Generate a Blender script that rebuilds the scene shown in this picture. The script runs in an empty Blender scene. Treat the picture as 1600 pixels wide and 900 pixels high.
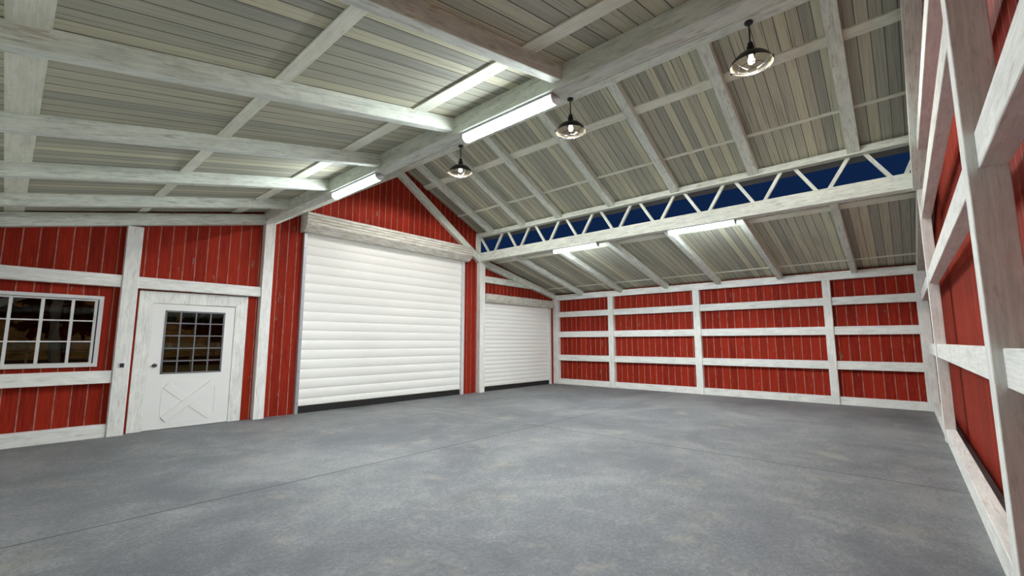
import bpy, bmesh, math, random
from mathutils import Vector, Matrix
random.seed(7)
S = 1.5                      # metres per survey unit (camera stands at eye height, 1.5 m)
C = bpy.context.scene.collection
scn = bpy.context.scene

# ------------------------------------------------------------------ node helpers
def new_mat(name):
    m = bpy.data.materials.new(name); m.use_nodes = True
    nt = m.node_tree; nt.nodes.clear()
    out = nt.nodes.new('ShaderNodeOutputMaterial')
    b = nt.nodes.new('ShaderNodeBsdfPrincipled')
    nt.links.new(b.outputs[0], out.inputs[0])
    return m, nt, b, out
class G:
    def __init__(s, nt): s.nt = nt
    def n(s, t, **k):
        nd = s.nt.nodes.new(t)
        for a, v in k.items(): setattr(nd, a, v)
        return nd
    def l(s, a, b): s.nt.links.new(a, b)
    def math(s, op, a, b=None, c=None, clamp=False):
        nd = s.n('ShaderNodeMath', operation=op); nd.use_clamp = clamp
        for i, v in enumerate((a, b, c)):
            if v is None: continue
            if isinstance(v, (int, float)): nd.inputs[i].default_value = v
            else: s.l(v, nd.inputs[i])
        return nd.outputs[0]
    def mix(s, fac, a, b, mode='MIX'):
        nd = s.n('ShaderNodeMix', data_type='RGBA', blend_type=mode)
        for i, v in ((0, fac), (6, a), (7, b)):
            if isinstance(v, (int, float)): nd.inputs[i].default_value = v
            elif isinstance(v, tuple): nd.inputs[i].default_value = (*v, 1)
            else: s.l(v, nd.inputs[i])
        return nd.outputs[2]
    def ramp(s, v, stops):
        nd = s.n('ShaderNodeValToRGB'); e = nd.color_ramp.elements
        while len(e) < len(stops): e.new(0.5)
        for el, (p, c) in zip(e, stops):
            el.position = p; el.color = (*c, 1) if isinstance(c, tuple) else (c, c, c, 1)
        s.l(v, nd.inputs[0]); return nd.outputs[0]
    def noise(s, vec, scale, detail=3, rough=0.55, dist=0.0):
        nd = s.n('ShaderNodeTexNoise'); s.l(vec, nd.inputs['Vector'])
        nd.inputs['Scale'].default_value = scale; nd.inputs['Detail'].default_value = detail
        nd.inputs['Roughness'].default_value = rough; nd.inputs['Distortion'].default_value = dist
        return nd.outputs[0]
    def scale(s, vec, v):
        nd = s.n('ShaderNodeVectorMath', operation='MULTIPLY'); s.l(vec, nd.inputs[0])
        nd.inputs[1].default_value = v; return nd.outputs[0]
    def coords(s, rnd=True):
        tc = s.n('ShaderNodeTexCoord').outputs['Object']
        if not rnd: return tc
        oi = s.n('ShaderNodeObjectInfo'); m = s.math('MULTIPLY', oi.outputs['Random'], 37.0)
        cb = s.n('ShaderNodeCombineXYZ')
        for i in range(3): s.l(m, cb.inputs[i])
        ad = s.n('ShaderNodeVectorMath', operation='ADD'); s.l(tc, ad.inputs[0]); s.l(cb.outputs[0], ad.inputs[1])
        return ad.outputs[0]
    def bump(s, h, bsdf, strength=0.3, dist=0.01):
        nd = s.n('ShaderNodeBump'); nd.inputs['Strength'].default_value = strength
        nd.inputs['Distance'].default_value = dist
        s.l(h, nd.inputs['Height']); s.l(nd.outputs[0], bsdf.inputs['Normal'])

def plain(name, col, rough=0.5, metal=0.0, spec=0.5):
    m, nt, b, o = new_mat(name)
    b.inputs['Base Color'].default_value = (*col, 1); b.inputs['Roughness'].default_value = rough
    b.inputs['Metallic'].default_value = metal; b.inputs['Specular IOR Level'].default_value = spec
    return m

def painted_wood(name, lo, hi, worn, amt=0.56, wear=0.62):
    m, nt, b, o = new_mat(name); g = G(nt)
    v = g.coords()
    gr = g.noise(g.scale(v, (1.1, 30, 30)), 2.0, 5, 0.65)
    fine = g.noise(g.scale(v, (4, 100, 100)), 2.0, 3, 0.65)
    bl = g.noise(g.scale(v, (3.0, 7, 7)), 1.5, 5, 0.65, 0.5)
    k = g.math('ADD', g.math('MULTIPLY', gr, 0.42), g.math('ADD', g.math('MULTIPLY', fine, 0.22), g.math('MULTIPLY', bl, 0.36)))
    col = g.ramp(k, [(0.40, lo), (0.50, tuple((a * 0.4 + c * 0.6) for a, c in zip(lo, hi))), (0.60, hi)])
    pt = g.noise(g.scale(v, (2.4, 16, 16)), 1.7, 6, 0.66, 0.35)
    pf = g.ramp(pt, [(amt, 0.0), (amt + 0.09, 1.0)])
    col = g.mix(g.math('MULTIPLY', pf, wear), col, worn)
    gm = g.noise(g.scale(v, (1.3, 9, 9)), 1.1, 4, 0.6)
    col = g.mix(g.math('MULTIPLY', g.ramp(gm, [(0.55, 0.0), (0.66, 1.0)]), 0.35), col, tuple(c * 0.62 for c in hi))
    g.l(col, b.inputs['Base Color']); b.inputs['Roughness'].default_value = 0.8
    b.inputs['Specular IOR Level'].default_value = 0.15
    g.bump(k, b, 0.3, 0.004)
    return m

def red_siding(name, pitch, off):
    m, nt, b, o = new_mat(name); g = G(nt)
    v = g.coords(False)
    sx = g.n('ShaderNodeSeparateXYZ'); g.l(v, sx.inputs[0])
    x = sx.outputs[0]
    wob = g.math('MULTIPLY', g.math('SUBTRACT', g.noise(g.scale(v, (1, 1, 2.0)), 1.3, 2), 0.5), 0.006 * S)
    u = g.math('DIVIDE', g.math('SUBTRACT', g.math('ADD', x, wob), off * S), pitch * S)
    fr = g.math('FRACT', u); idn = g.math('FLOOR', u)
    wn = g.n('ShaderNodeTexWhiteNoise', noise_dimensions='1D'); g.l(idn, wn.inputs['W'])
    st = g.noise(g.scale(v, (30, 30, 1.2)), 1.6, 4, 0.6)
    fi = g.noise(g.scale(v, (110, 110, 4)), 1.6, 3, 0.6)
    k = g.math('ADD', g.math('MULTIPLY', st, 0.6), g.math('ADD', g.math('MULTIPLY', fi, 0.25), g.math('MULTIPLY', wn.outputs[0], 0.15)))
    col = g.ramp(k, [(0.32, (0.160, 0.0100, 0.0045)), (0.66, (0.365, 0.027, 0.0105))])
    # scratches of paint worn to pale wood and chips worn to grey green
    sc = g.noise(g.scale(v, (26, 26, 2.6)), 1.5, 5, 0.7, 0.2)
    col = g.mix(g.math('MULTIPLY', g.ramp(sc, [(0.64, 0.0), (0.70, 1.0)]), 0.45), col, (0.30, 0.17, 0.12))
    ch = g.noise(g.scale(v, (12, 12, 3.0)), 0.75, 5, 0.65, 0.4)
    col = g.mix(g.math('MULTIPLY', g.ramp(ch, [(0.665, 0.0), (0.695, 1.0)]), 0.85), col, (0.17, 0.15, 0.095))
    # V joint between boards: pale worn edge and a dark line
    br = g.noise(g.scale(v, (8, 8, 5)), 1.5, 3)
    w = 0.08
    lite = g.math('MULTIPLY', g.math('LESS_THAN', fr, w), g.ramp(br, [(0.35, 0.35), (0.6, 0.95)]))
    col = g.mix(lite, col, (0.43, 0.215, 0.155))
    dark = g.math('MULTIPLY', g.math('GREATER_THAN', fr, 0.965), 0.6)
    col = g.mix(dark, col, (0.09, 0.03, 0.02))
    g.l(col, b.inputs['Base Color']); b.inputs['Roughness'].default_value = 0.7
    b.inputs['Specular IOR Level'].default_value = 0.12
    h = g.math('SUBTRACT', 1.0, g.math('GREATER_THAN', fr, 0.965))
    g.bump(g.math('ADD', h, g.math('MULTIPLY', k, 0.2)), b, 0.4, 0.006)
    return m

def plank_deck(name, pitch=0.0985):
    m, nt, b, o = new_mat(name); g = G(nt)
    v = g.coords(False)
    sx = g.n('ShaderNodeSeparateXYZ'); g.l(v, sx.inputs[0])
    u = g.math('DIVIDE', sx.outputs[1], pitch * S)
    fr = g.math('FRACT', u); idn = g.math('FLOOR', u)
    wn = g.n('ShaderNodeTexWhiteNoise', noise_dimensions='1D'); g.l(idn, wn.inputs['W'])
    st = g.noise(g.scale(v, (0.5, 26, 26)), 1.5, 5, 0.7)
    fi = g.noise(g.scale(v, (1.8, 95, 95)), 1.5, 5, 0.7)
    k = g.math('ADD', g.math('MULTIPLY', wn.outputs[0], 0.30), g.math('ADD', g.math('MULTIPLY', st, 0.45), g.math('MULTIPLY', fi, 0.28)))
    col = g.ramp(k, [(0.34, (0.34, 0.345, 0.295)), (0.51, (0.475, 0.475, 0.375)), (0.68, (0.66, 0.65, 0.48))])
    cr = g.noise(g.scale(v, (0.6, 42, 42)), 1.2, 3, 0.5)
    col = g.mix(g.math('MULTIPLY', g.ramp(cr, [(0.58, 0.0), (0.66, 1.0)]), 0.5), col, (0.12, 0.115, 0.10))
    gap = g.math('MULTIPLY', g.math('LESS_THAN', fr, 0.07), 0.8)
    col = g.mix(gap, col, (0.06, 0.055, 0.045))
    g.l(col, b.inputs['Base Color']); b.inputs['Roughness'].default_value = 0.85
    b.inputs['Specular IOR Level'].default_value = 0.1
    g.bump(g.math('SUBTRACT', g.math('MULTIPLY', k, 0.3), g.math('LESS_THAN', fr, 0.07)), b, 0.4, 0.005)
    return m

def concrete(name):
    m, nt, b, o = new_mat(name); g = G(nt)
    v = g.coords(False)
    big = g.noise(v, 0.55, 5, 0.62, 0.6)
    mid = g.noise(v, 2.6, 6, 0.68, 0.5)
    fine = g.noise(v, 26, 5, 0.75)
    sp = g.noise(v, 75, 3, 0.7)
    k = g.math('ADD', g.math('MULTIPLY', big, 0.28), g.math('ADD', g.math('MULTIPLY', mid, 0.26), g.math('ADD', g.math('MULTIPLY', fine, 0.27), g.math('MULTIPLY', sp, 0.19))))
    col = g.ramp(k, [(0.43, (0.095, 0.101, 0.113)), (0.50, (0.150, 0.156, 0.165)), (0.57, (0.232, 0.236, 0.240))])
    y = g.noise(v, 1.7, 6, 0.7, 0.4)
    col = g.mix(g.math('MULTIPLY', g.ramp(y, [(0.56, 0.0), (0.72, 1.0)]), 0.45), col, (0.34, 0.32, 0.24))
    sx = g.n('ShaderNodeSeparateXYZ'); g.l(v, sx.inputs[0])
    jx = g.math('LESS_THAN', g.math('ABSOLUTE', g.math('SUBTRACT', sx.outputs[0], 4.352 * S)), 0.009)
    jy = g.math('LESS_THAN', g.math('ABSOLUTE', g.math('SUBTRACT', sx.outputs[1], 3.395 * S)), 0.009)
    j = g.math('MAXIMUM', jx, jy)
    col = g.mix(g.math('MULTIPLY', j, 0.95), col, (0.014, 0.015, 0.017))
    g.l(col, b.inputs['Base Color'])
    g.l(g.ramp(mid, [(0.3, 0.50), (0.7, 0.68)]), b.inputs['Roughness'])
    b.inputs['Specular IOR Level'].default_value = 0.35
    g.bump(g.math('SUBTRACT', g.math('MULTIPLY', fine, 0.25), j), b, 0.35, 0.004)
    return m

def emit(name, col, st):
    m, nt, b, o = new_mat(name)
    b.inputs['Base Color'].default_value = (0.8, 0.8, 0.8, 1)
    b.inputs['Emission Color'].default_value = (*col, 1); b.inputs['Emission Strength'].default_value = st
    return m

def glass(name, tint):
    m, nt, b, o = new_mat(name); g = G(nt)
    nt.nodes.remove(b)
    tr = g.n('ShaderNodeBsdfTransparent'); tr.inputs[0].default_value = (*tint, 1)
    gl = g.n('ShaderNodeBsdfGlossy'); gl.inputs['Roughness'].default_value = 0.03
    fr = g.n('ShaderNodeFresnel'); fr.inputs[0].default_value = 1.30
    mx = g.n('ShaderNodeMixShader'); g.l(fr.outputs[0], mx.inputs[0]); g.l(tr.outputs[0], mx.inputs[1]); g.l(gl.outputs[0], mx.inputs[2])
    g.l(mx.outputs[0], o.inputs[0])
    return m

def foliage(name, a, c):
    m, nt, b, o = new_mat(name); g = G(nt)
    v = g.coords()
    k = g.noise(v, 1.6, 5, 0.7)
    g.l(g.ramp(k, [(0.35, a), (0.62, c)]), b.inputs['Base Color']); b.inputs['Roughness'].default_value = 0.9
    b.inputs['Specular IOR Level'].default_value = 0.05
    return m

M = {}
M['white'] = painted_wood('white_paint', (0.54, 0.585, 0.535), (0.81, 0.86, 0.77), (0.39, 0.35, 0.25))
M['hood'] = painted_wood('hood_paint', (0.50, 0.49, 0.44), (0.80, 0.80, 0.73), (0.42, 0.37, 0.27), 0.50, 0.6)
M['rail'] = painted_wood('rail_paint', (0.66, 0.67, 0.64), (0.86, 0.865, 0.82), (0.50, 0.46, 0.38), 0.56, 0.45)
M['trimwood'] = painted_wood('whitewashed_trim', (0.62, 0.625, 0.59), (0.87, 0.875, 0.83), (0.46, 0.41, 0.32), 0.60)
M['cream'] = painted_wood('cream_board', (0.66, 0.675, 0.565), (0.83, 0.85, 0.73), (0.54, 0.48, 0.34), 0.62)
M['red_y'] = red_siding('red_siding_front', 0.1208, 0.0235)
M['red_x'] = red_siding('red_siding_side', 0.1310, 0.010)
M['deck'] = plank_deck('roof_planks')
M['floor'] = concrete('concrete_floor')
M['door_white'] = plain('door_white', (0.80, 0.80, 0.775), 0.55, 0, 0.3)
M['shutter'] = plain('shutter_white', (0.84, 0.84, 0.80), 0.55, 0, 0.3)
M['eave_shade'] = plain('eave_shade_grey', (0.17, 0.17, 0.18), 0.8)  # grey that stands in for shade under the eave overhang
M['black'] = plain('black_metal', (0.008, 0.009, 0.011), 0.45)
M['rubber'] = plain('black_rubber', (0.012, 0.012, 0.011), 0.8)
M['grey_metal'] = plain('grey_metal', (0.15, 0.155, 0.16), 0.5)
M['knob'] = plain('knob_metal', (0.05, 0.052, 0.06), 0.35, 0.3)
M['steel'] = plain('galvanised_steel', (0.42, 0.44, 0.46), 0.4, 0.4)
M['vinyl'] = plain('window_vinyl', (0.62, 0.62, 0.61), 0.5)
M['gasket'] = plain('dark_gasket', (0.02, 0.025, 0.03), 0.6)
M['capgrey'] = plain('lamp_end_cap', (0.40, 0.41, 0.42), 0.5)
M['tube'] = emit('lit_diffuser', (0.90, 0.97, 1.0), 4.0)
def lens():          # prismatic lens: throws most of its light downwards, like the fitting it copies
    nt = M['tube'].node_tree; g = G(nt); ge = g.n('ShaderNodeNewGeometry'); sp = g.n('ShaderNodeSeparateXYZ')
    g.l(ge.outputs['True Normal'], sp.inputs[0])
    dn = g.math('MAXIMUM', g.math('MULTIPLY', sp.outputs[2], -1.0), 0.0)
    st = g.math('ADD', g.math('MULTIPLY', g.math('POWER', dn, 2.0), TUBE), 4.0)
    for nd in nt.nodes:
        if nd.type == 'BSDF_PRINCIPLED': g.l(st, nd.inputs['Emission Strength'])
TUBE = 300.0
lens()
M['bulb'] = emit('lit_bulb', (1.0, 0.98, 0.95), 3.5)
M['shade_in'] = plain('shade_enamel', (0.17, 0.15, 0.10), 0.6)
M['glass'] = glass('window_glass', (0.80, 0.80, 0.76))
M['grass'] = foliage('night_grass', (0.045, 0.050, 0.018), (0.085, 0.080, 0.030))
M['leaf_orange'] = foliage('autumn_leaves', (0.05, 0.028, 0.010), (0.17, 0.075, 0.022))
M['leaf_green'] = foliage('green_leaves', (0.018, 0.028, 0.008), (0.06, 0.065, 0.02))
M['hill'] = foliage('wooded_slope', (0.035, 0.040, 0.012), (0.15, 0.075, 0.025))
M['bark'] = foliage('bark', (0.07, 0.068, 0.058), (0.13, 0.125, 0.105))
M['fencewood'] = foliage('fence_wood', (0.12, 0.09, 0.05), (0.22, 0.17, 0.10))

# ------------------------------------------------------------------ object helpers
def link(o, parent=None):
    C.objects.link(o)
    if parent: o.parent = parent
    return o
def mesh_obj(name, bm, mat, parent=None, frame=None, smooth=False):
    """bm holds world coordinates in metres; the object's own frame is `frame` (4x4)."""
    bmesh.ops.recalc_face_normals(bm, faces=bm.faces)
    if frame is None:
        if parent is not None: frame = parent.get('_f') and Matrix.Identity(4)
        frame = Matrix.Identity(4)
        lo = [min(v.co[i] for v in bm.verts) for i in range(3)]; hi = [max(v.co[i] for v in bm.verts) for i in range(3)]
        frame = Matrix.Translation(((lo[0] + hi[0]) / 2, (lo[1] + hi[1]) / 2, lo[2]))
    bm.transform(frame.inverted())
    me = bpy.data.meshes.new(name); bm.to_mesh(me); bm.free()
    for m in (mat if isinstance(mat, list) else [mat]): me.materials.append(m)
    if smooth:
        for p in me.polygons: p.use_smooth = True
    o = bpy.data.objects.new(name, me); C.objects.link(o)
    if parent:
        o.parent = parent; o.matrix_parent_inverse = Matrix.Identity(4)
        o.matrix_basis = PW[parent.name].inverted() @ frame
    else: o.matrix_basis = frame
    PW[o.name] = frame.copy()
    return o
PW = {}
def empty(name, loc):
    o = bpy.data.objects.new(name, None); C.objects.link(o)
    o.location = Vector(loc) * S; o.empty_display_size = 0.2
    PW[o.name] = Matrix.Translation(o.location); return o
def tag(o, label=None, cat=None, group=None, kind=None):
    if label: o['label'] = label
    if cat: o['category'] = cat
    if group: o['group'] = group
    if kind: o['kind'] = kind
    return o
def box(bm, x0, x1, y0, y1, z0, z1, bev=0.0, mi=0):
    vs = [bm.verts.new((x * S, y * S, z * S)) for x in (x0, x1) for y in (y0, y1) for z in (z0, z1)]
    fs = []
    for q in ((0, 1, 3, 2), (4, 6, 7, 5), (0, 4, 5, 1), (2, 3, 7, 6), (0, 2, 6, 4), (1, 5, 7, 3)):
        f = bm.faces.new([vs[i] for i in q]); f.material_index = mi; fs.append(f)
    if bev:
        es = list({e for f in fs for e in f.edges})
        bmesh.ops.bevel(bm, geom=es, offset=bev * S, segments=1, affect='EDGES')
    return vs
def prism(bm, pts, axis, lo, hi, bev=0.0, mi=0):
    """pts: polygon in the two other axes (survey units), extruded along `axis`."""
    def P(a, b, c):
        r = [a, b]; r.insert(axis, c); return Vector(r) * S
    A = [bm.verts.new(P(a, b, lo)) for a, b in pts]; B = [bm.verts.new(P(a, b, hi)) for a, b in pts]
    fs = [bm.faces.new(A), bm.faces.new(B[::-1])]
    n = len(pts)
    for i in range(n): fs.append(bm.faces.new((A[i], B[i], B[(i + 1) % n], A[(i + 1) % n])))
    for f in fs: f.material_index = mi
    if bev:
        es = list({e for f in fs for e in f.edges}); bmesh.ops.bevel(bm, geom=es, offset=bev * S, segments=1, affect='EDGES')
def bxo(name, b, mat, parent=None, bev=0.0, frame=None):
    bm = bmesh.new(); box(bm, *b, bev=bev); return mesh_obj(name, bm, mat, parent, frame)
def frame_along(d, up, origin):
    x = Vector(d).normalized(); z = (Vector(up) - x * Vector(up).dot(x)).normalized(); y = z.cross(x)
    m = Matrix((x, y, z)).transposed().to_4x4(); m.translation = Vector(origin) * S; return m
def timber(name, b, axis, parent=None, mat='white', bev=0.003):
    """axis-aligned timber whose grain (local X) runs along `axis`."""
    x0, x1, y0, y1, z0, z1 = b
    o = ((x0 + x1) / 2, (y0 + y1) / 2, z0)
    d = [(1, 0, 0), (0, 1, 0), (0, 0, 1)][axis]; up = (0, 0, 1) if axis < 2 else (0, 1, 0)
    bm = bmesh.new(); box(bm, *b, bev=bev)
    return mesh_obj(name, bm, M[mat], parent, frame_along(d, up, o))
def sloped(name, xa, za, xb, zb, t, y0, y1, parent=None, mat='white', bev=0.003):
    """timber sloping in XZ: underside runs (xa,za)->(xb,zb), vertical end cuts, vertical thickness t."""
    bm = bmesh.new(); prism(bm, [(xa, za), (xb, zb), (xb, zb + t), (xa, za + t)], 1, y0, y1, bev)
    return mesh_obj(name, bm, M[mat], parent, frame_along((xb - xa, 0, zb - za), (0, 0, 1), (xa, (y0 + y1) / 2, za)))
def stick(bm, a, b, w, h, up=(0, 0, 1)):
    a = Vector(a) * S; b = Vector(b) * S; x = (b - a).normalized(); u = Vector(up)
    z = (u - x * u.dot(x)).normalized(); y = z.cross(x)
    vs = [bm.verts.new(p + y * sy * w * S / 2 + z * sz * h * S / 2) for p in (a, b) for sy in (-1, 1) for sz in (-1, 1)]
    for q in ((0, 1, 3, 2), (4, 6, 7, 5), (0, 4, 5, 1), (2, 3, 7, 6), (0, 2, 6, 4), (1, 5, 7, 3)):
        bm.faces.new([vs[i] for i in q])
def tube(bm, pts, r, n=8, closed=False):
    pts = [Vector(p) * S for p in pts]; rings = []; N = len(pts)
    for i, p in enumerate(pts):
        t = (pts[(i + 1) % N] - pts[i - 1]) if closed else (pts[min(i + 1, N - 1)] - pts[max(i - 1, 0)])
        t.normalize(); a = t.cross(Vector((0, 0, 1)))
        if a.length < 1e-3: a = Vector((1, 0, 0))
        a.normalize(); b = t.cross(a)
        rings.append([bm.verts.new(p + (a * math.cos(q) + b * math.sin(q)) * r * S) for q in [2 * math.pi * k / n for k in range(n)]])
    for i in range(N if closed else N - 1):
        A, B = rings[i], rings[(i + 1) % N]
        for k in range(n): bm.faces.new((A[k], A[(k + 1) % n], B[(k + 1) % n], B[k]))
    if not closed: bm.faces.new(rings[0]); bm.faces.new(rings[-1][::-1])
def lathe(bm, prof, cx, cy, n=40, mi=0):
    rings = []
    for r, z in prof:
        if r < 1e-5: rings.append([bm.verts.new((cx * S, cy * S, z * S))])
        else: rings.append([bm.verts.new(((cx + r * math.cos(2 * math.pi * k / n)) * S, (cy + r * math.sin(2 * math.pi * k / n)) * S, z * S)) for k in range(n)])
    for A, B in zip(rings, rings[1:]):
        for k in range(n):
            a0, a1 = A[k % len(A)], A[(k + 1) % n % len(A)] if len(A) > 1 else A[0]
            b0, b1 = B[k % len(B)], B[(k + 1) % n % len(B)] if len(B) > 1 else B[0]
            vs = []
            for q in (a0, a1, b1, b0):
                if q not in vs: vs.append(q)
            if len(vs) > 2:
                f = bm.faces.new(vs); f.material_index = mi

# ------------------------------------------------------------------ survey numbers
YD, YN, XR, XL = 6.53, -0.407, 9.08, -0.40          # inner faces of the siding
XA0, XA1, XB0, XB1 = 2.22, 2.35, 6.33, 6.475        # main post lines
RX = 4.34                                            # ridge
def zmain(x): return 4.16 - 0.449 * abs(x - RX)      # main deck underside
def zlean(x):                                        # lean-to deck underside
    return 2.790 - 0.229 * (x - 6.47) if x > RX else 2.790 - 0.222 * (2.22 - x)
W = 0.05
# ------------------------------------------------------------------ floor, ground
tag(bxo('floor', (XL - W, XR + W, YN - W, YD + W, -0.06, 0), M['floor'], frame=Matrix.Identity(4)), kind='structure')

# ------------------------------------------------------------------ siding walls
bm = bmesh.new()
def strip(x0, x1, z0, z1a, z1b=None, y0=YD, y1=YD + W):
    prism(bm, [(x0, z0), (x1, z0), (x1, z1a if z1b is None else z1b), (x0, z1a)], 1, y0, y1)
top = lambda x: zlean(x) + 0.03
WX0, WX1, WZ0, WZ1 = -0.245, 0.655, 0.765, 1.475     # window opening
strip(XL - W, WX0, 0, top(XL - W), top(WX0)); strip(WX0, WX1, 0, WZ0); strip(WX0, WX1, WZ1, top(WX0), top(WX1))
strip(WX1, 1.10, 0, top(WX1), top(1.10)); strip(1.10, 1.965, 1.462, top(1.10), top(1.965)); strip(1.965, 2.285, 0, top(1.965), top(2.285))
strip(2.285, 2.80, 0, zmain(2.285) + .03, zmain(2.80) + .03)
strip(2.80, RX, 2.66, zmain(2.80) + .03, zmain(RX) + .03); strip(RX, 5.90, 2.66, zmain(RX) + .03, zmain(5.90) + .03)
strip(5.90, 6.30, 0, zmain(5.90) + .03, zmain(6.30) + .03); strip(6.30, 6.50, 0, top(6.50))
strip(6.50, 8.80, 1.83, top(6.50), top(8.80)); strip(8.80, XR + W, 0, top(8.80), top(XR + W))
tag(mesh_obj('wall_front', bm, M['red_y'], frame=Matrix.Identity(4)), kind='structure')
bm = bmesh.new()
prism(bm, [(XL - W, 0), (XR + W, 0), (XR + W, top(XR + W)), (6.40, top(6.47)), (6.40, zmain(6.40) + .03), (RX, zmain(RX) + .03),
           (2.28, zmain(2.28) + .03), (2.28, top(2.22)), (XL - W, top(XL - W))], 1, YN - W, YN)
tag(mesh_obj('wall_back', bm, M['red_y'], frame=Matrix.Identity(4)), kind='structure')
rotz = Matrix.Rotation(math.pi / 2, 4, 'Z')
tag(bxo('wall_right', (XR, XR + W, YN, YD, 0, zlean(XR) + 0.005), M['red_x'], frame=rotz), kind='structure')
tag(bxo('wall_left', (XL - W, XL, YN, YD, 0, zlean(XL) + 0.01), M['trimwood'], frame=rotz), kind='structure')  # unseen wall, whitewashed instead of red to bounce neutral light

# ------------------------------------------------------------------ roof decks
def deck(name, xa, za, xb, zb, t=0.03):
    bm = bmesh.new(); prism(bm, [(xa, za), (xb, zb), (xb, zb + t), (xa, za + t)], 1, YN - 0.15, YD + 0.15)
    return tag(mesh_obj(name, bm, M['deck'], None, frame_along((xb - xa, 0, zb - za), (0, 0, 1), (xa, 0, za))), kind='structure')
deck('ceiling', RX, zmain(RX), 6.56, zmain(6.56))
deck('ceiling', 2.12, zmain(2.12), RX, zmain(RX))
deck('ceiling', 6.44, zlean(6.44), XR + 0.25, zlean(XR + 0.25))
deck('ceiling', XL - 0.25, zlean(XL - 0.25), 2.24, zlean(2.24))

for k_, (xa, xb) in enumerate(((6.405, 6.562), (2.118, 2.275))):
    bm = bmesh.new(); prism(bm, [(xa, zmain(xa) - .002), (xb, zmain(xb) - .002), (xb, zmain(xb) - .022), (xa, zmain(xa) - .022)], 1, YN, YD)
    tag(mesh_obj('shade_strip_%d' % (k_ + 1), bm, M['eave_shade']), kind='structure')  # added strip: the unlit underside of the overhang, its shade put into the colour
# ------------------------------------------------------------------ posts
PF, PB = 6.422, 6.528        # front wall posts
NF, NB = -0.225, -0.325      # back wall posts
def post(b, label): return tag(timber('post', b, 2, None, 'rail'), label, 'post', 'white timber posts along the walls')
post((0.803, 0.941, PF, PB, 0, 2.302), 'white post between the grid window and the white entry door, with black outlet')
post((XA0, XA1, PF, PB, 0, 2.648), 'white post between the entry door and the large roll-up door')
post((XB0, XB1, PF, PB, 0, 2.655), 'white post between the large roll-up door and the small roll-up door')
post((8.98, 9.075, 6.37, 6.528, 0, 2.03), 'white corner post just right of the small roll-up door')
for (a, b_), lab in (((4.868, 4.994), 'white post on the right wall nearest the small roll-up door'),
                     ((2.972, 3.100), 'middle white post of the right wall, between its two widest panels'),
                     ((0.848, 0.962), 'white post on the right wall nearest the near right corner'),
                     ((-0.325, -0.192), 'white post in the near right corner, at the right end of the far wall')):
    post((8.98, 9.075, a, b_, 0, 2.03), lab)
post((XB0, XB1, NB, -0.238, 0, 2.655), 'narrow-looking white post on the near side wall, farther from the camera')
post((2.235, 2.355, NB, -0.22, 0, 2.648), 'large weathered grey-white post close to the camera at right edge')

# ------------------------------------------------------------------ girts
GF, GB = 6.445, 6.525
def girt(b, ax, label, name='girt', cat='rail', group='white horizontal rails on the red walls'):
    return tag(timber(name, b, ax, None, 'rail'), label, cat, group)
Z3 = [(0.563, 0.697), (1.122, 1.257), (1.610, 1.739)]
girt((XL + .02, 0.803, GF, GB, 0.0, 0.133), 0, 'white base plank on the floor below the grid window')
girt((XL + .02, 0.803, GF, GB, 0.566, 0.696), 0, 'white rail just below the grid window')
girt((XL + .02, 0.803, GF, GB, 1.607, 1.739), 0, 'white rail just above the grid window')
girt((0.941, XA0, GF, GB, 1.609, 1.737), 0, 'short white rail just above the entry door frame')
bm = bmesh.new(); zr = lambda x: 2.564 - 0.2 * (x - 6.47)
xi = 6.47 + (2.564 - 2.24) / 0.2; xt = 6.47 + (2.564 - 2.375) / 0.2
prism(bm, [(XB1, 2.24), (xi, 2.24), (xt, 2.375), (XB1, 2.375)], 1, 6.462, GB, 0.002)
tag(mesh_obj('girt', bm, M['white'], None, frame_along((1, 0, 0), (0, 0, 1), (7.2, 6.5, 2.24))), 'white rail above the small roll-up door, cut off by the sloping board', 'rail', 'white horizontal rails on the red walls')
bays = [((4.994, 6.37), 'left panel, beside the small roll-up door'), ((3.100, 4.868), 'second panel from the left'),
        ((0.962, 2.972), 'third panel from the left'), ((-0.192, 0.848), 'last panel on the right')]
rows = [((0.0, 0.126), 'base plank'), (Z3[0], 'lowest raised rail'), (Z3[1], 'middle raised rail'), (Z3[2], 'top raised rail')]
for (y0, y1), bn in bays:
    for (z0, z1), rn in rows:
        girt((9.0, 9.075, y0, y1, z0, z1), 1, 'white %s of far right wall, %s' % (rn, bn))
girt((8.975, 9.075, -0.325, 6.53, 2.03, 2.160), 1, 'long white top plate along the right wall under the low roof', 'top_plate', 'top plate', None)
nr = [((0.0, 0.133), 'base plank'), ((0.847, 0.981), 'lower rail'), ((1.614, 1.747), 'upper rail')]
for (z0, z1), rn in nr:
    girt((XB1, 8.98, NB, -0.25, z0, z1), 0, 'white %s on the near side wall, in the far corner panel' % rn)
    girt((2.355, XB0, NB, -0.25, z0, z1), 0, 'white %s on the near side wall, in the long middle panel' % rn)
    if z0 > 0.1: girt((XL + .02, 2.235, NB, -0.25, z0, z1), 0, 'white %s on the near side wall, right of the big near post' % rn)
girt((2.355, XB0, NB, -0.25, 2.31, 2.443), 0, 'steep white-edged rail at top right, just right of the sloping brace')
girt((2.355, XB0, -0.348, -0.258, 2.915, 3.05), 0, 'thin white-edged rail at top right, highest of the near side wall')

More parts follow.
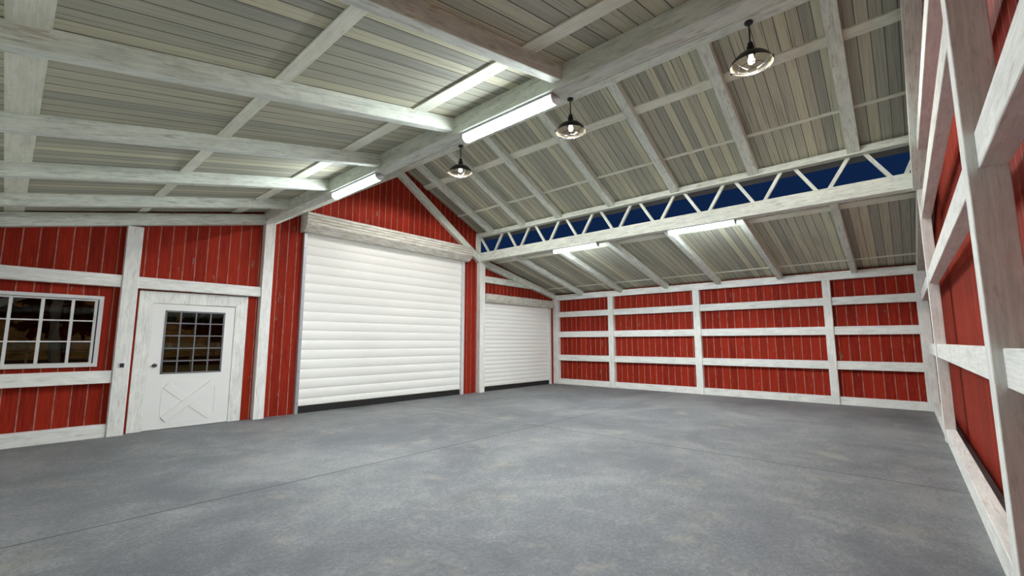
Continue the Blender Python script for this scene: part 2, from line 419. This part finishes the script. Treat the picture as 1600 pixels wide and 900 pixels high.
# ------------------------------------------------------------------ wall braces and rake boards
def brace(side, y0, y1, label):
    s = 1 if side > 0 else -1
    xa, xb = (RX + s * 0.0, RX + s * 1.99)
    za, zb = 3.912, 2.625
    tag(sloped('gable_brace', xa, za, xb, zb, 0.155, y0, y1), label, 'brace', 'sloping gable braces')
brace(1, 6.442, 6.525, 'white sloping brace above the large roll-up door, running down right to the post')
brace(-1, 6.442, 6.525, 'white sloping brace above the large roll-up door, left half mostly hidden by the beam')
brace(1, -0.33, -0.205, 'wide weathered brace edge-on at top right, beside the blue clerestory opening')
tag(sloped('rake_board', 6.475, 2.563, 8.985, 2.563 - 0.2 * 2.51, 0.147, 6.442, 6.525), 'white sloping board above the small roll-up door', 'board', 'sloping boards under the low roofs')
tag(sloped('rake_board', XL + .02, 2.605 - 0.2115 * (2.22 - XL - .02), 2.22, 2.605, 0.143, 6.442, 6.525), 'white sloping board along the wall above window and entry door', 'board', 'sloping boards under the low roofs')
tag(sloped('rake_board', 6.475, 2.563, 8.985, 2.563 - 0.2 * 2.51, 0.147, -0.325, -0.235), 'white sloping board in the near right corner under the low roof', 'board', 'sloping boards under the low roofs')

# ------------------------------------------------------------------ ridge beam, rafters, battens
tag(timber('ridge_beam', (4.272, 4.408, -0.33, 6.44, 3.985, 4.128), 1), 'white ridge beam at the roof peak that the black pendant lamps hang from', 'beam')
ords = ['first', 'second', 'third', 'fourth', 'fifth', 'sixth', 'seventh', 'eighth']
my = [(6.03, 6.14), (5.195, 5.305), (4.365, 4.48), (3.325, 3.44), (2.29, 2.405), (1.245, 1.365), (0.20, 0.322)]
def mz(x): return 4.021 - 0.449 * (x - 4.41)
for i, (y0, y1) in enumerate(my):
    t = 0.1075
    tag(sloped('rafter', 4.408, mz(4.408), 6.30, mz(6.30), t, y0, y1), '%s white rafter from the large roll-up door on the steep main roof slope' % ords[i], 'rafter', 'rafters of the steep main roof')
ly = [(5.645, 5.725), (4.615, 4.698), (3.58, 3.665), (2.548, 2.632), (1.520, 1.600), (0.472, 0.553)]
for i, (y0, y1) in enumerate(ly):
    tag(sloped('rafter', 6.475, 2.676, 9.02, 2.676 - 0.2295 * 2.545, 0.108, y0, y1), '%s white rafter from the small roll-up door under the low right roof' % ords[i], 'rafter', 'rafters of the low right roof')
lly = [(5.670, 5.745), (4.643, 4.715), (3.617, 3.690), (2.563, 2.635), (1.519, 1.590)]
ln = ['thin white rafter nearest the front wall under the left roof', 'second white rafter from the front wall under the left roof', 'third white rafter from the front wall under the left roof',
      'fourth white rafter from the front wall under the left roof', 'broad white rafter at the top edge under the left roof, nearest the camera']
for (y0, y1), lab in zip(lly, ln):
    tag(sloped('rafter', XL + .02, 2.678 - 0.2215 * (2.22 - XL - .02), 2.22, 2.678, 0.1105, y0, y1), lab, 'rafter', 'rafters of the low left roof')
def batten(x0, x1, zf, t, label, y0=YN + 0.05, y1=YD - 0.01, mat='cream'):
    bm = bmesh.new(); e = 0.001
    cuts = sorted(lly if x1 < RX else (my if zf is zmain else ly)); a = y0
    for c0, c1 in cuts + [(y1, y1)]:
        prism(bm, [(x0, zf(x0) - t), (x1, zf(x1) - t), (x1, zf(x1) - e), (x0, zf(x0) - e)], 1, a, c0); a = c1
    tag(mesh_obj('batten', bm, M[mat], None, frame_along((0, 1, 0), (0, 0, 1), ((x0 + x1) / 2, 3, zf((x0 + x1) / 2) - t))), label, 'batten', 'cream battens under the roof boards')
batten(-0.115, 0.016, zlean, 0.012, 'broadest cream batten under the left roof, at the far left of the view')
batten(0.877, 0.962, zlean, 0.012, 'middle cream batten under the left roof')
batten(1.815, 1.938, zlean, 0.012, 'cream batten under the left roof nearest the big beam')
batten(4.905, 5.003, zmain, 0.020, 'broad cream batten on the steep main roof behind the pendant lamps')
batten(5.768, 5.800, zmain, 0.012, 'thin cream batten on the steep main roof above the blue opening')
batten(6.762, 6.885, zlean, 0.014, 'broad cream batten under the low right roof beside the beam')
batten(8.632, 8.672, zlean, 0.010, 'thin cream batten under the low right roof near the right wall')

# ------------------------------------------------------------------ clerestory trusses
def truss(mirror, label):
    mx = (lambda x: 2 * RX - x) if mirror else (lambda x: x)
    t = empty('roof_truss', (mx(6.40), 3.1, 2.65)); tag(t, label, 'truss', 'trusses on both long sides of the main bay')
    def rg(a, b): a, b = mx(a), mx(b); return (min(a, b), max(a, b))
    bot = rg(6.33, 6.472) if not mirror else (XA0, XA1)
    timber('bottom_chord', (*bot, -0.33, 6.525, 2.655 if not mirror else 2.648, 2.832), 1, t)
    x0, x1 = rg(6.292, 6.405)
    timber('top_chord', (x0, x1, -0.37, 6.525, 3.160, 3.243), 1, t)
    xp = rg(6.285, 6.355); timber('end_post', (*xp, 6.442, 6.522, 2.832, 3.160), 2, t, bev=0)
    webs = [(6.466, 6.225)]
    for k in range(9):
        yt = 0.241 + 0.6925 * k; yb0 = yt - 0.346; yb1 = yt + 0.346
        webs.append((yt + 0.078, yb1 - 0.062)); webs.append((yt - 0.078, yb0 + 0.062))
    webs.append((-0.31, -0.165))
    xc = mx(6.385)
    for yt, yb in webs:
        bm = bmesh.new(); stick(bm, (xc, yt, 3.165), (xc, yb, 2.828), 0.034, 0.040, up=(0, 1, 0))
        d = Vector((0, yb - yt, 2.828 - 3.165))
        mesh_obj('web_brace', bm, M['white'], t, frame_along(d, (1, 0, 0), (xc, yb, 2.828)))
truss(False, 'white timber truss with zigzag webs across the blue clerestory opening')
truss(True, 'big white beam running overhead on the left post line, its truss hidden above')

# ------------------------------------------------------------------ fluorescent lights
def fluor(xc, y0, y1, z1, label):
    t = empty('fluorescent_light', (xc, (y0 + y1) / 2, z1)); tag(t, label, 'ceiling light', 'fluorescent tube lights under the beams')
    w = 0.046
    bm = bmesh.new(); box(bm, xc - w, xc + w, y0 + .006, y1 - .006, z1 - 0.014, z1 - 0.001); mesh_obj('housing', bm, M['capgrey'], t)
    def arc(ww, zc, h): return [(xc + ww * math.cos(math.pi * (1 + k / 14)), z1 - zc + h * math.sin(math.pi * (1 + k / 14))) for k in range(15)]
    prof = [(xc - w * .96, z1 - .014)] + arc(w * .96, 0.024, 0.041) + [(xc + w * .96, z1 - .014)]
    pc = [(xc - w * 1.02, z1 - .001)] + arc(w * 1.02, 0.024, 0.044) + [(xc + w * 1.02, z1 - .001)]
    bm = bmesh.new(); prism(bm, prof, 1, y0 + 0.006, y1 - 0.006); mesh_obj('diffuser', bm, M['tube'], t)
    for a, b_ in ((y0 - .006, y0 + .006), (y1 - .006, y1 + .006)):
        bm = bmesh.new(); prism(bm, pc, 1, a, b_); mesh_obj('end_cap', bm, M['capgrey'], t)
fluor(2.290, 3.745, 4.630, 2.648, 'lit fluorescent light under the left beam, farther one by the large roll-up door')
fluor(2.290, 1.625, 2.500, 2.648, 'largest lit fluorescent light, under the left beam near the middle pendant lamp')
fluor(6.400, 3.715, 4.600, 2.655, 'lit fluorescent light under the truss, nearer the small roll-up door')
fluor(6.400, 1.590, 2.500, 2.655, 'longer-looking lit fluorescent light under the truss, over the middle of right wall')

# ------------------------------------------------------------------ pendant lamps
SPOT = 760.0
def pendant(y, label):
    x = RX; t = empty('pendant_lamp', (x, y, 3.985)); tag(t, label, 'pendant lamp', 'black caged pendant lamps on the ridge beam')
    def part(n, prof, mat, smooth=True, parent=t, seg=36):
        bm = bmesh.new(); lathe(bm, prof, x, y, seg); return mesh_obj(n, bm, mat, parent, smooth=smooth)
    part('canopy', [(0, 3.985), (.036, 3.985), (.038, 3.978), (.036, 3.966), (.012, 3.960), (0, 3.960)], M['black'], False)
    part('rod', [(0, 3.962), (.0075, 3.962), (.0075, 3.76), (0, 3.76)], M['black'], seg=12)
    sock = part('socket', [(0, 3.772), (.022, 3.772), (.025, 3.762), (.025, 3.740), (.032, 3.735), (.034, 3.690), (.040, 3.685), (.041, 3.655), (0, 3.655)], M['black'], False)
    sh = bmesh.new()
    outp = [(.041, 3.668), (.075, 3.662), (.120, 3.640), (.155, 3.605), (.178, 3.562), (.184, 3.553)]
    lathe(sh, outp, x, y, 48, 0)
    inp = [(.184, 3.553), (.180, 3.553), (.174, 3.562), (.151, 3.602), (.117, 3.635), (.073, 3.656), (.0, 3.660)]
    lathe(sh, inp, x, y, 48, 1); bmesh.ops.remove_doubles(sh, verts=sh.verts, dist=1e-5)
    shd = mesh_obj('shade', sh, [M['black'], M['shade_in']], t, smooth=True)
    part('bulb', [(0, 3.655), (.017, 3.655), (.019, 3.635), (.028, 3.608), (.031, 3.590), (.026, 3.572), (.012, 3.562), (0, 3.560)], M['bulb'], parent=sock)
    sl = bpy.data.lights.new('pendant_light', 'SPOT'); sl.energy = SPOT; sl.spot_size = math.radians(174); sl.spot_blend = 0.2
    sl.shadow_soft_size = 0.054; sl.color = (1.0, 0.975, 0.93)
    so_ = bpy.data.objects.new('pendant_light', sl); C.objects.link(so_); so_.parent = t; so_.location = (0, 0, (3.586 - 3.985) * S)
    g = bmesh.new(); r = 0.0032
    def ring(R, z, n=40): tube(g, [(x + R * math.cos(2 * math.pi * k / n), y + R * math.sin(2 * math.pi * k / n), z) for k in range(n)], r, 6, True)
    ring(.182, 3.553); ring(.115, 3.518); ring(.048, 3.498)
    for k in range(6):
        a = 2 * math.pi * k / 6 + 0.35; ca, sa = math.cos(a), math.sin(a)
        tube(g, [(x + R * ca, y + R * sa, z) for R, z in ((.182, 3.556), (.16, 3.540), (.115, 3.518), (.08, 3.506), (.048, 3.498))], r, 6)
        box(g, x + .186 * ca - .006, x + .186 * ca + .006, y + .186 * sa - .006, y + .186 * sa + .006, 3.538, 3.560)
    mesh_obj('wire_guard', g, M['black'], shd)
pendant(4.854, 'smallest-looking black pendant lamp, farthest, in front of the gable')
pendant(2.854, 'middle of the three black caged pendant lamps, at the end of big fluorescent light')
pendant(0.854, 'largest-looking black pendant lamp, nearest, at upper right')

# ------------------------------------------------------------------ roll-up doors
def rollup(name, x0, x1, ztop, pitch, zfirst, hx0, hx1, prof, rails, hood_z):
    t = empty(name, ((x0 + x1) / 2, YD, 0)); t['kind'] = 'structure'
    bm = bmesh.new(); pts = []
    z = 0.095; yb = YD - 0.004
    zs = [zfirst + pitch * k for k in range(-1, 60)]
    poly = [(yb + 0.012, 0.09)]
    for z0 in zs:
        z1 = z0 + pitch
        if z1 < 0.11 or z0 > ztop: continue
        a, b_ = max(z0, 0.09), min(z1, ztop + 0.02)
        for k in range(9):
            u = k / 8; zz = z0 + u * (z1 - z0)
            if zz < a - 1e-6 or zz > b_ + 1e-6: continue
            bul = math.sin(math.pi * min(1, u * 0.94 + 0.03)) ** 0.7 * pitch * 0.105
            poly.append((yb - bul, zz + (0.002 if k == 0 else 0)))
    zt = poly[-1][1]; poly.append((yb + 0.012, zt))
    # open sheet extruded along X
    def V(p, xx): return bm.verts.new((xx * S, p[0] * S, p[1] * S))
    A = [V(p, x0) for p in poly]; B = [V(p, x1) for p in poly]
    for i in range(len(poly) - 1): bm.faces.new((A[i], A[i + 1], B[i + 1], B[i]))
    bm.faces.new((A[-1], A[0], B[0], B[-1]))
    mesh_obj('slat_curtain', bm, M['shutter'], t)
    o = bxo('bottom_seal', (x0, x1, YD - 0.012, YD + 0.03, 0, 0.093), M['rubber'], t); o['label'] = 'black rubber bottom edge'
    for k, (a, b_) in enumerate(rails):
        g = bmesh.new(); box(g, a, b_, YD - 0.055, YD + 0.02, 0, ztop, 0.002)
        rl = mesh_obj('guide_rail', g, M['vinyl'] if k else M['steel'], t)
        bxm = bmesh.new()
        for zz in [0.14 + 0.445 * i for i in range(int(ztop / 0.445) + 1)]:
            if zz < ztop - 0.03: box(bxm, (a + b_) / 2 - .005, (a + b_) / 2 + .005, YD - .058, YD - .054, zz, zz + .010)
        mesh_obj('screw', bxm, M['gasket'], rl)
    # hood: ribbed housing
    g = bmesh.new(); prism(g, prof, 0, hx0 + 0.012, hx1 - 0.012); hd = mesh_obj('hood', g, M['hood'], t, frame_along((1, 0, 0), (0, 0, 1), (hx0, YD, prof[0][1])))
    cy = sum(p[0] for p in prof) / len(prof); cz = sum(p[1] for p in prof) / len(prof)
    big = [(min(YD, cy + (p[0] - cy) * 1.03), cz + (p[1] - cz) * 1.05) for p in prof]
    for a, b_ in ((hx0, hx0 + 0.012), (hx1 - 0.012, hx1)):
        g = bmesh.new(); prism(g, big, 0, a, b_); mesh_obj('end_plate', g, M['hood'], hd)
    return t
def hoodprof(yf, yc, z0, zc, z1, ribs):
    p = [(YD - 0.001, z0), (yc, z0), (yc - 0.006, z0 + 0.006), (yf + 0.006, zc - 0.004), (yf, zc)]
    for k in range(ribs):
        a = zc + (z1 - zc) * (k + 1) / (ribs + 1); p += [(yf, a - 0.0065), (yf + 0.016, a - 0.0045), (yf + 0.016, a + 0.0045), (yf, a + 0.0065)]
    p += [(yf, z1), (YD - 0.001, z1)]
    return p
rollup('door_2', 2.812, 5.885, 2.63, 0.1392, 0.193, 2.725, 6.000, hoodprof(6.30, 6.40, 2.605, 2.695, 2.872, 3), [(2.768, 2.812), (5.885, 5.952)], 2.6)
rollup('door_3', 6.500, 8.778, 1.85, 0.0866, 0.088, 6.500, 8.835, hoodprof(6.385, 6.43, 1.838, 1.885, 2.000, 3), [(6.478, 6.500), (8.778, 8.832)], 1.84)

# ------------------------------------------------------------------ entry door
d = empty('door_1', (1.53, YD, 0)); d['kind'] = 'structure'
fr = bmesh.new()
YC = 6.512
prism(fr, [(0.975, 0), (1.107, 0), (1.107, 1.452), (0.975, 1.590)], 1, YC, YD + .01, 0.003)
prism(fr, [(1.955, 0), (2.096, 0), (2.096, 1.602), (1.955, 1.458)], 1, YC, YD + .01, 0.003)
prism(fr, [(0.975, 1.590), (1.107, 1.452), (1.955, 1.458), (2.096, 1.602)], 1, YC, YD + .01, 0.003)
mesh_obj('door_frame', fr, M['trimwood'], d, frame_along((0, 0, 1), (0, 1, 0), (1.5, YC, 0)))
DY = 6.5215
sl = bmesh.new(); gx0, gx1, gz0, gz1 = 1.228, 1.845, 0.630, 1.375
box(sl, 1.109, gx0, DY, DY + .04, .006, 1.450); box(sl, gx1, 1.953, DY, DY + .04, .006, 1.450)
box(sl, gx0, gx1, DY, DY + .04, .006, gz0); box(sl, gx0, gx1, DY, DY + .04, gz1, 1.450)
slab = mesh_obj('door_panel', sl, M['door_white'], d)
lt = bmesh.new(); e = 0.017; y0, y1 = DY - .006, DY + .02
box(lt, gx0, gx1, y0, y1, gz0, gz0 + e); box(lt, gx0, gx1, y0, y1, gz1 - e, gz1); box(lt, gx0, gx0 + e, y0, y1, gz0, gz1); box(lt, gx1 - e, gx1, y0, y1, gz0, gz1)
for k in (1, 2, 3):
    xx = gx0 + (gx1 - gx0) * k / 4; box(lt, xx - .0065, xx + .0065, y0 + .002, y1, gz0, gz1)
for k in (1, 2, 3, 4):
    zz = gz0 + (gz1 - gz0) * k / 5; box(lt, gx0, gx1, y0 + .003, y1, zz - .0065, zz + .0065)
tag(mesh_obj('window_grille', lt, M['grey_metal'], slab), 'dark grey window grille')
bxo('glass', (gx0, gx1, DY + .012, DY + .016, gz0, gz1), M['glass'], slab)
kn = bmesh.new(); bmesh.ops.create_uvsphere(kn, u_segments=20, v_segments=12, radius=1)
bmesh.ops.scale(kn, vec=(0.026 * S, 0.016 * S, 0.021 * S), verts=kn.verts); bmesh.ops.translate(kn, vec=(1.169 * S, (DY - .018) * S, 0.735 * S), verts=kn.verts)
knb = mesh_obj('door_knob', kn, M['knob'], slab, smooth=True); knb['label'] = 'dark grey knob'
rs = bmesh.new(); lathe(rs, [(0, 0), (.012, 0)], 0, 0, 12); rs.free()
# embossed crossbuck
xp = bmesh.new(); ya, yb = DY - .0045, DY + .001
oct_ = [(1.262, .150), (1.262, .462), (1.315, .530), (1.745, .530), (1.796, .478), (1.796, .136), (1.728, .072), (1.328, .072)]
for a, b_ in zip(oct_, oct_[1:] + oct_[:1]):
    stick(xp, (a[0], (ya + yb) / 2, a[1]), (b_[0], (ya + yb) / 2, b_[1]), 0.006, 0.008, up=(0, 0, 1) if abs(a[1] - b_[1]) < 0.1 else (1, 0, 0))
def band(a, b_, w, yy):
    dx, dz = b_[0] - a[0], b_[1] - a[1]; L = math.hypot(dx, dz); nx, nz = -dz / L * w / 2, dx / L * w / 2
    prism(xp, [(a[0] + nx, a[1] + nz), (b_[0] + nx, b_[1] + nz), (b_[0] - nx, b_[1] - nz), (a[0] - nx, a[1] - nz)], 1, yy, yb, 0.0015)
band((1.300, .500), (1.765, .100), 0.084, DY - .009); band((1.292, .110), (1.772, .502), 0.084, DY - .015)
mesh_obj('crossbuck', xp, M['door_white'], slab)

# ------------------------------------------------------------------ window
w = empty('window_1', (0.2, YD, WZ0)); w['kind'] = 'structure'
def ringbox(bm, x0, x1, z0, z1, b, y0, y1, bev=0.002):
    for q in ((x0, x1, y0, y1, z0, z0 + b), (x0, x1, y0, y1, z1 - b, z1), (x0, x0 + b, y0, y1, z0 + b, z1 - b), (x1 - b, x1, y0, y1, z0 + b, z1 - b)):
        box(bm, *q, bev=bev)
g = bmesh.new(); ringbox(g, WX0 - .03, 0.678, 0.742, 1.494, 0.036, 6.492, YD + .01)
mesh_obj('window_frame', g, M['vinyl'], w)
g = bmesh.new(); ringbox(g, WX0, 0.646, 0.770, 1.462, 0.008, 6.500, YD + .03, 0); mesh_obj('gasket', g, M['gasket'], w)
g = bmesh.new(); y0, y1 = 6.506, YD + .02
ringbox(g, WX0 + .005, 0.634, 0.764, 1.462, 0.024, y0, y1)
sash = mesh_obj('sash', g, M['vinyl'], w)
g = bmesh.new()
for a, b_ in ((-0.005, 0.020), (0.212, 0.238), (0.432, 0.456)): box(g, a, b_, y0 + .002, y1, 0.785, 1.445)
for a, b_ in ((1.219, 1.232), (1.001, 1.014)): box(g, WX0 + .02, 0.615, y0 + .004, y1, a, b_)
mesh_obj('muntin_grid', g, M['vinyl'], sash)
bxo('glass', (WX0 + .02, 0.62, YD, YD + .004, 0.785, 1.445), M['glass'], sash)

# ------------------------------------------------------------------ power outlet
t = empty('power_outlet', (0.868, PF, 0.73)); tag(t, 'small black power outlet on the post left of the entry door', 'outlet')
bxo('cover_plate', (0.838, 0.894, PF - .006, PF, 0.722, 0.778), M['vinyl'], t, 0.001)
bxo('outlet_face', (0.853, 0.888, PF - .012, PF - .005, 0.730, 0.771), M['black'], t, 0.002)

# ------------------------------------------------------------------ outside, seen through the panes
gd = bxo('ground', (-60, 80, YD + 0.2, 90, -0.25, -0.1), M['grass'], frame=Matrix.Identity(4)); tag(gd, kind='structure')
tag(sloped('porch_brace', -0.30, 1.225, 0.42, 1.63, 0.085, 6.86, 6.93, mat='white'), 'pale diagonal board outside, behind the top left window panes', 'brace')
def tree(x, y, h, r, leaf, label, trunk_r=0.12, dense=900, low=0.25):
    t = empty('tree', (x, y, -0.1)); tag(t, label, 'tree', 'autumn trees outside in the dark')
    b = bmesh.new(); n = 8
    tube(b, [(x + 0.05 * math.sin(k * 1.7), y + 0.05 * math.cos(k), -0.1 + h * 0.75 * k / n) for k in range(n + 1)], trunk_r, 10)
    for k in range(6):
        a = k * 1.05 + x; z = h * (0.35 + 0.07 * k)
        tube(b, [(x, y, z), (x + .4 * r * math.cos(a), y + .4 * r * math.sin(a), z + .3 * r), (x + .8 * r * math.cos(a), y + .8 * r * math.sin(a), z + .7 * r)], trunk_r * .3, 6)
    mesh_obj('trunk', b, M['bark'], t)
    f = bmesh.new(); rr = random.Random(int(x * 31 + y * 17))
    for k in range(dense):
        while True:
            p = Vector((rr.uniform(-1, 1), rr.uniform(-1, 1), rr.uniform(-1, 1)))
            if 0.25 < p.length < 1: break
        c = Vector(((x + p.x * r) * S, (y + p.y * r) * S, (h * (low + (1 - low) * (p.z + 1) / 2)) * S))
        s = rr.uniform(0.10, 0.22) * S * r / 1.6
        R = Matrix.Rotation(rr.uniform(0, 6.28), 3, Vector((rr.uniform(-1, 1), rr.uniform(-1, 1), rr.uniform(-1, 1))).normalized())
        vs = [f.verts.new(c + R @ Vector(q) * s) for q in ((-1, -.5, 0), (0, -.8, .2), (1, -.2, 0), (.6, .7, -.2), (-.5, .8, .1))]
        f.faces.new(vs)
    o = mesh_obj('crown', f, M[leaf], t); return t
trees = [(-4.5, 27.0, 9.0, 3.6, 'leaf_orange', 'orange-leaved tree outside, left in the grid window'), (0.64, 12.2, 6.0, 1.5, 'leaf_orange', 'thick grey-trunked tree outside, behind the middle of the grid window'),
         (2.0, 31.0, 9.5, 3.8, 'leaf_orange', 'brown-leaved tree outside, right of the grey trunk in the grid window'), (7.4, 26.0, 8.0, 3.0, 'leaf_green', 'dark green tree outside, left side of entry door panes'),
         (10.8, 33.0, 9.0, 3.6, 'leaf_orange', 'rust-leaved tree outside, right side of entry door panes')]
for i, (x, y, h, r, lf, lab) in enumerate(trees): tree(x, y, h, r, lf, lab, 0.085 if i == 1 else 0.20, low=0.42 if i == 1 else 0.13, dense=900 if i == 1 else 1500)
hb = bmesh.new(); rr = random.Random(5); nx_, nz_ = 90, 12
grid = [[hb.verts.new(((-30 + 80 * i / nx_) * S, (44 + 2.2 * j + rr.uniform(-.6, .6)) * S, (-0.1 + (0 if j == 0 else 1.1 * j + rr.uniform(-.8, .9))) * S)) for j in range(nz_)] for i in range(nx_ + 1)]
for i in range(nx_):
    for j in range(nz_ - 1): hb.faces.new((grid[i][j], grid[i + 1][j], grid[i + 1][j + 1], grid[i][j + 1]))
tag(mesh_obj('wooded_hill', hb, M['hill']), 'dark brown wooded slope far outside behind the fence', 'hill', kind='stuff')
t = empty('field_fence', (2, 13.0, -0.1)); tag(t, 'thin wooden field fence outside, crossing the low window panes', 'fence')
for k in range(-4, 12):
    xx = 0.30 + 0.9 * k; bxo('fence_post', (xx, xx + .035, 13.0, 13.035, -0.1, 0.90), M['fencewood'], t)
for zz in (0.10, 0.34, 0.58, 0.80): bxo('rail', (-3.6, 10.5, 12.99, 13.0, zz, zz + .012), M['fencewood'], t)

# ------------------------------------------------------------------ light: night sky and a low moon from behind the barn
wd = bpy.data.worlds.new('night'); scn.world = wd; wd.use_nodes = True
bg = wd.node_tree.nodes['Background']; bg.inputs[0].default_value = (0.0040, 0.0140, 0.0500, 1); bg.inputs[1].default_value = 1.0
sun = bpy.data.lights.new('moon', 'SUN'); sun.energy = 0.95; sun.angle = 0.01; sun.color = (1.0, 0.93, 0.78)
so = link(bpy.data.objects.new('moon', sun)); so.rotation_euler = (math.radians(40), 0, 0)   # shines towards +Y and down

# ------------------------------------------------------------------ camera
cam = bpy.data.cameras.new('camera'); co = link(bpy.data.objects.new('camera', cam)); scn.camera = co
cam.sensor_width = 36.0; cam.lens = 36.0 * 692.03 / 1600.0; cam.clip_start = 0.02; cam.clip_end = 500
yaw, pitch = 0.850224909, 0.121908267
fw = Vector((math.sin(yaw) * math.cos(pitch), math.cos(yaw) * math.cos(pitch), math.sin(pitch)))
rt = Vector((math.cos(yaw), -math.sin(yaw), 0)); up = rt.cross(fw)
mt = Matrix((rt, up, -fw)).transposed().to_4x4(); mt.translation = Vector((0, 0, 1.0)) * S
co.matrix_world = mt
vs = scn.view_settings; vs.view_transform = 'Standard'; vs.look = 'None'; vs.exposure = 0.22; vs.gamma = 1.0
try: vs.use_curve_mapping = False
except Exception: pass
scn.cycles.max_bounces = 12; scn.cycles.diffuse_bounces = 8; scn.cycles.transparent_max_bounces = 12
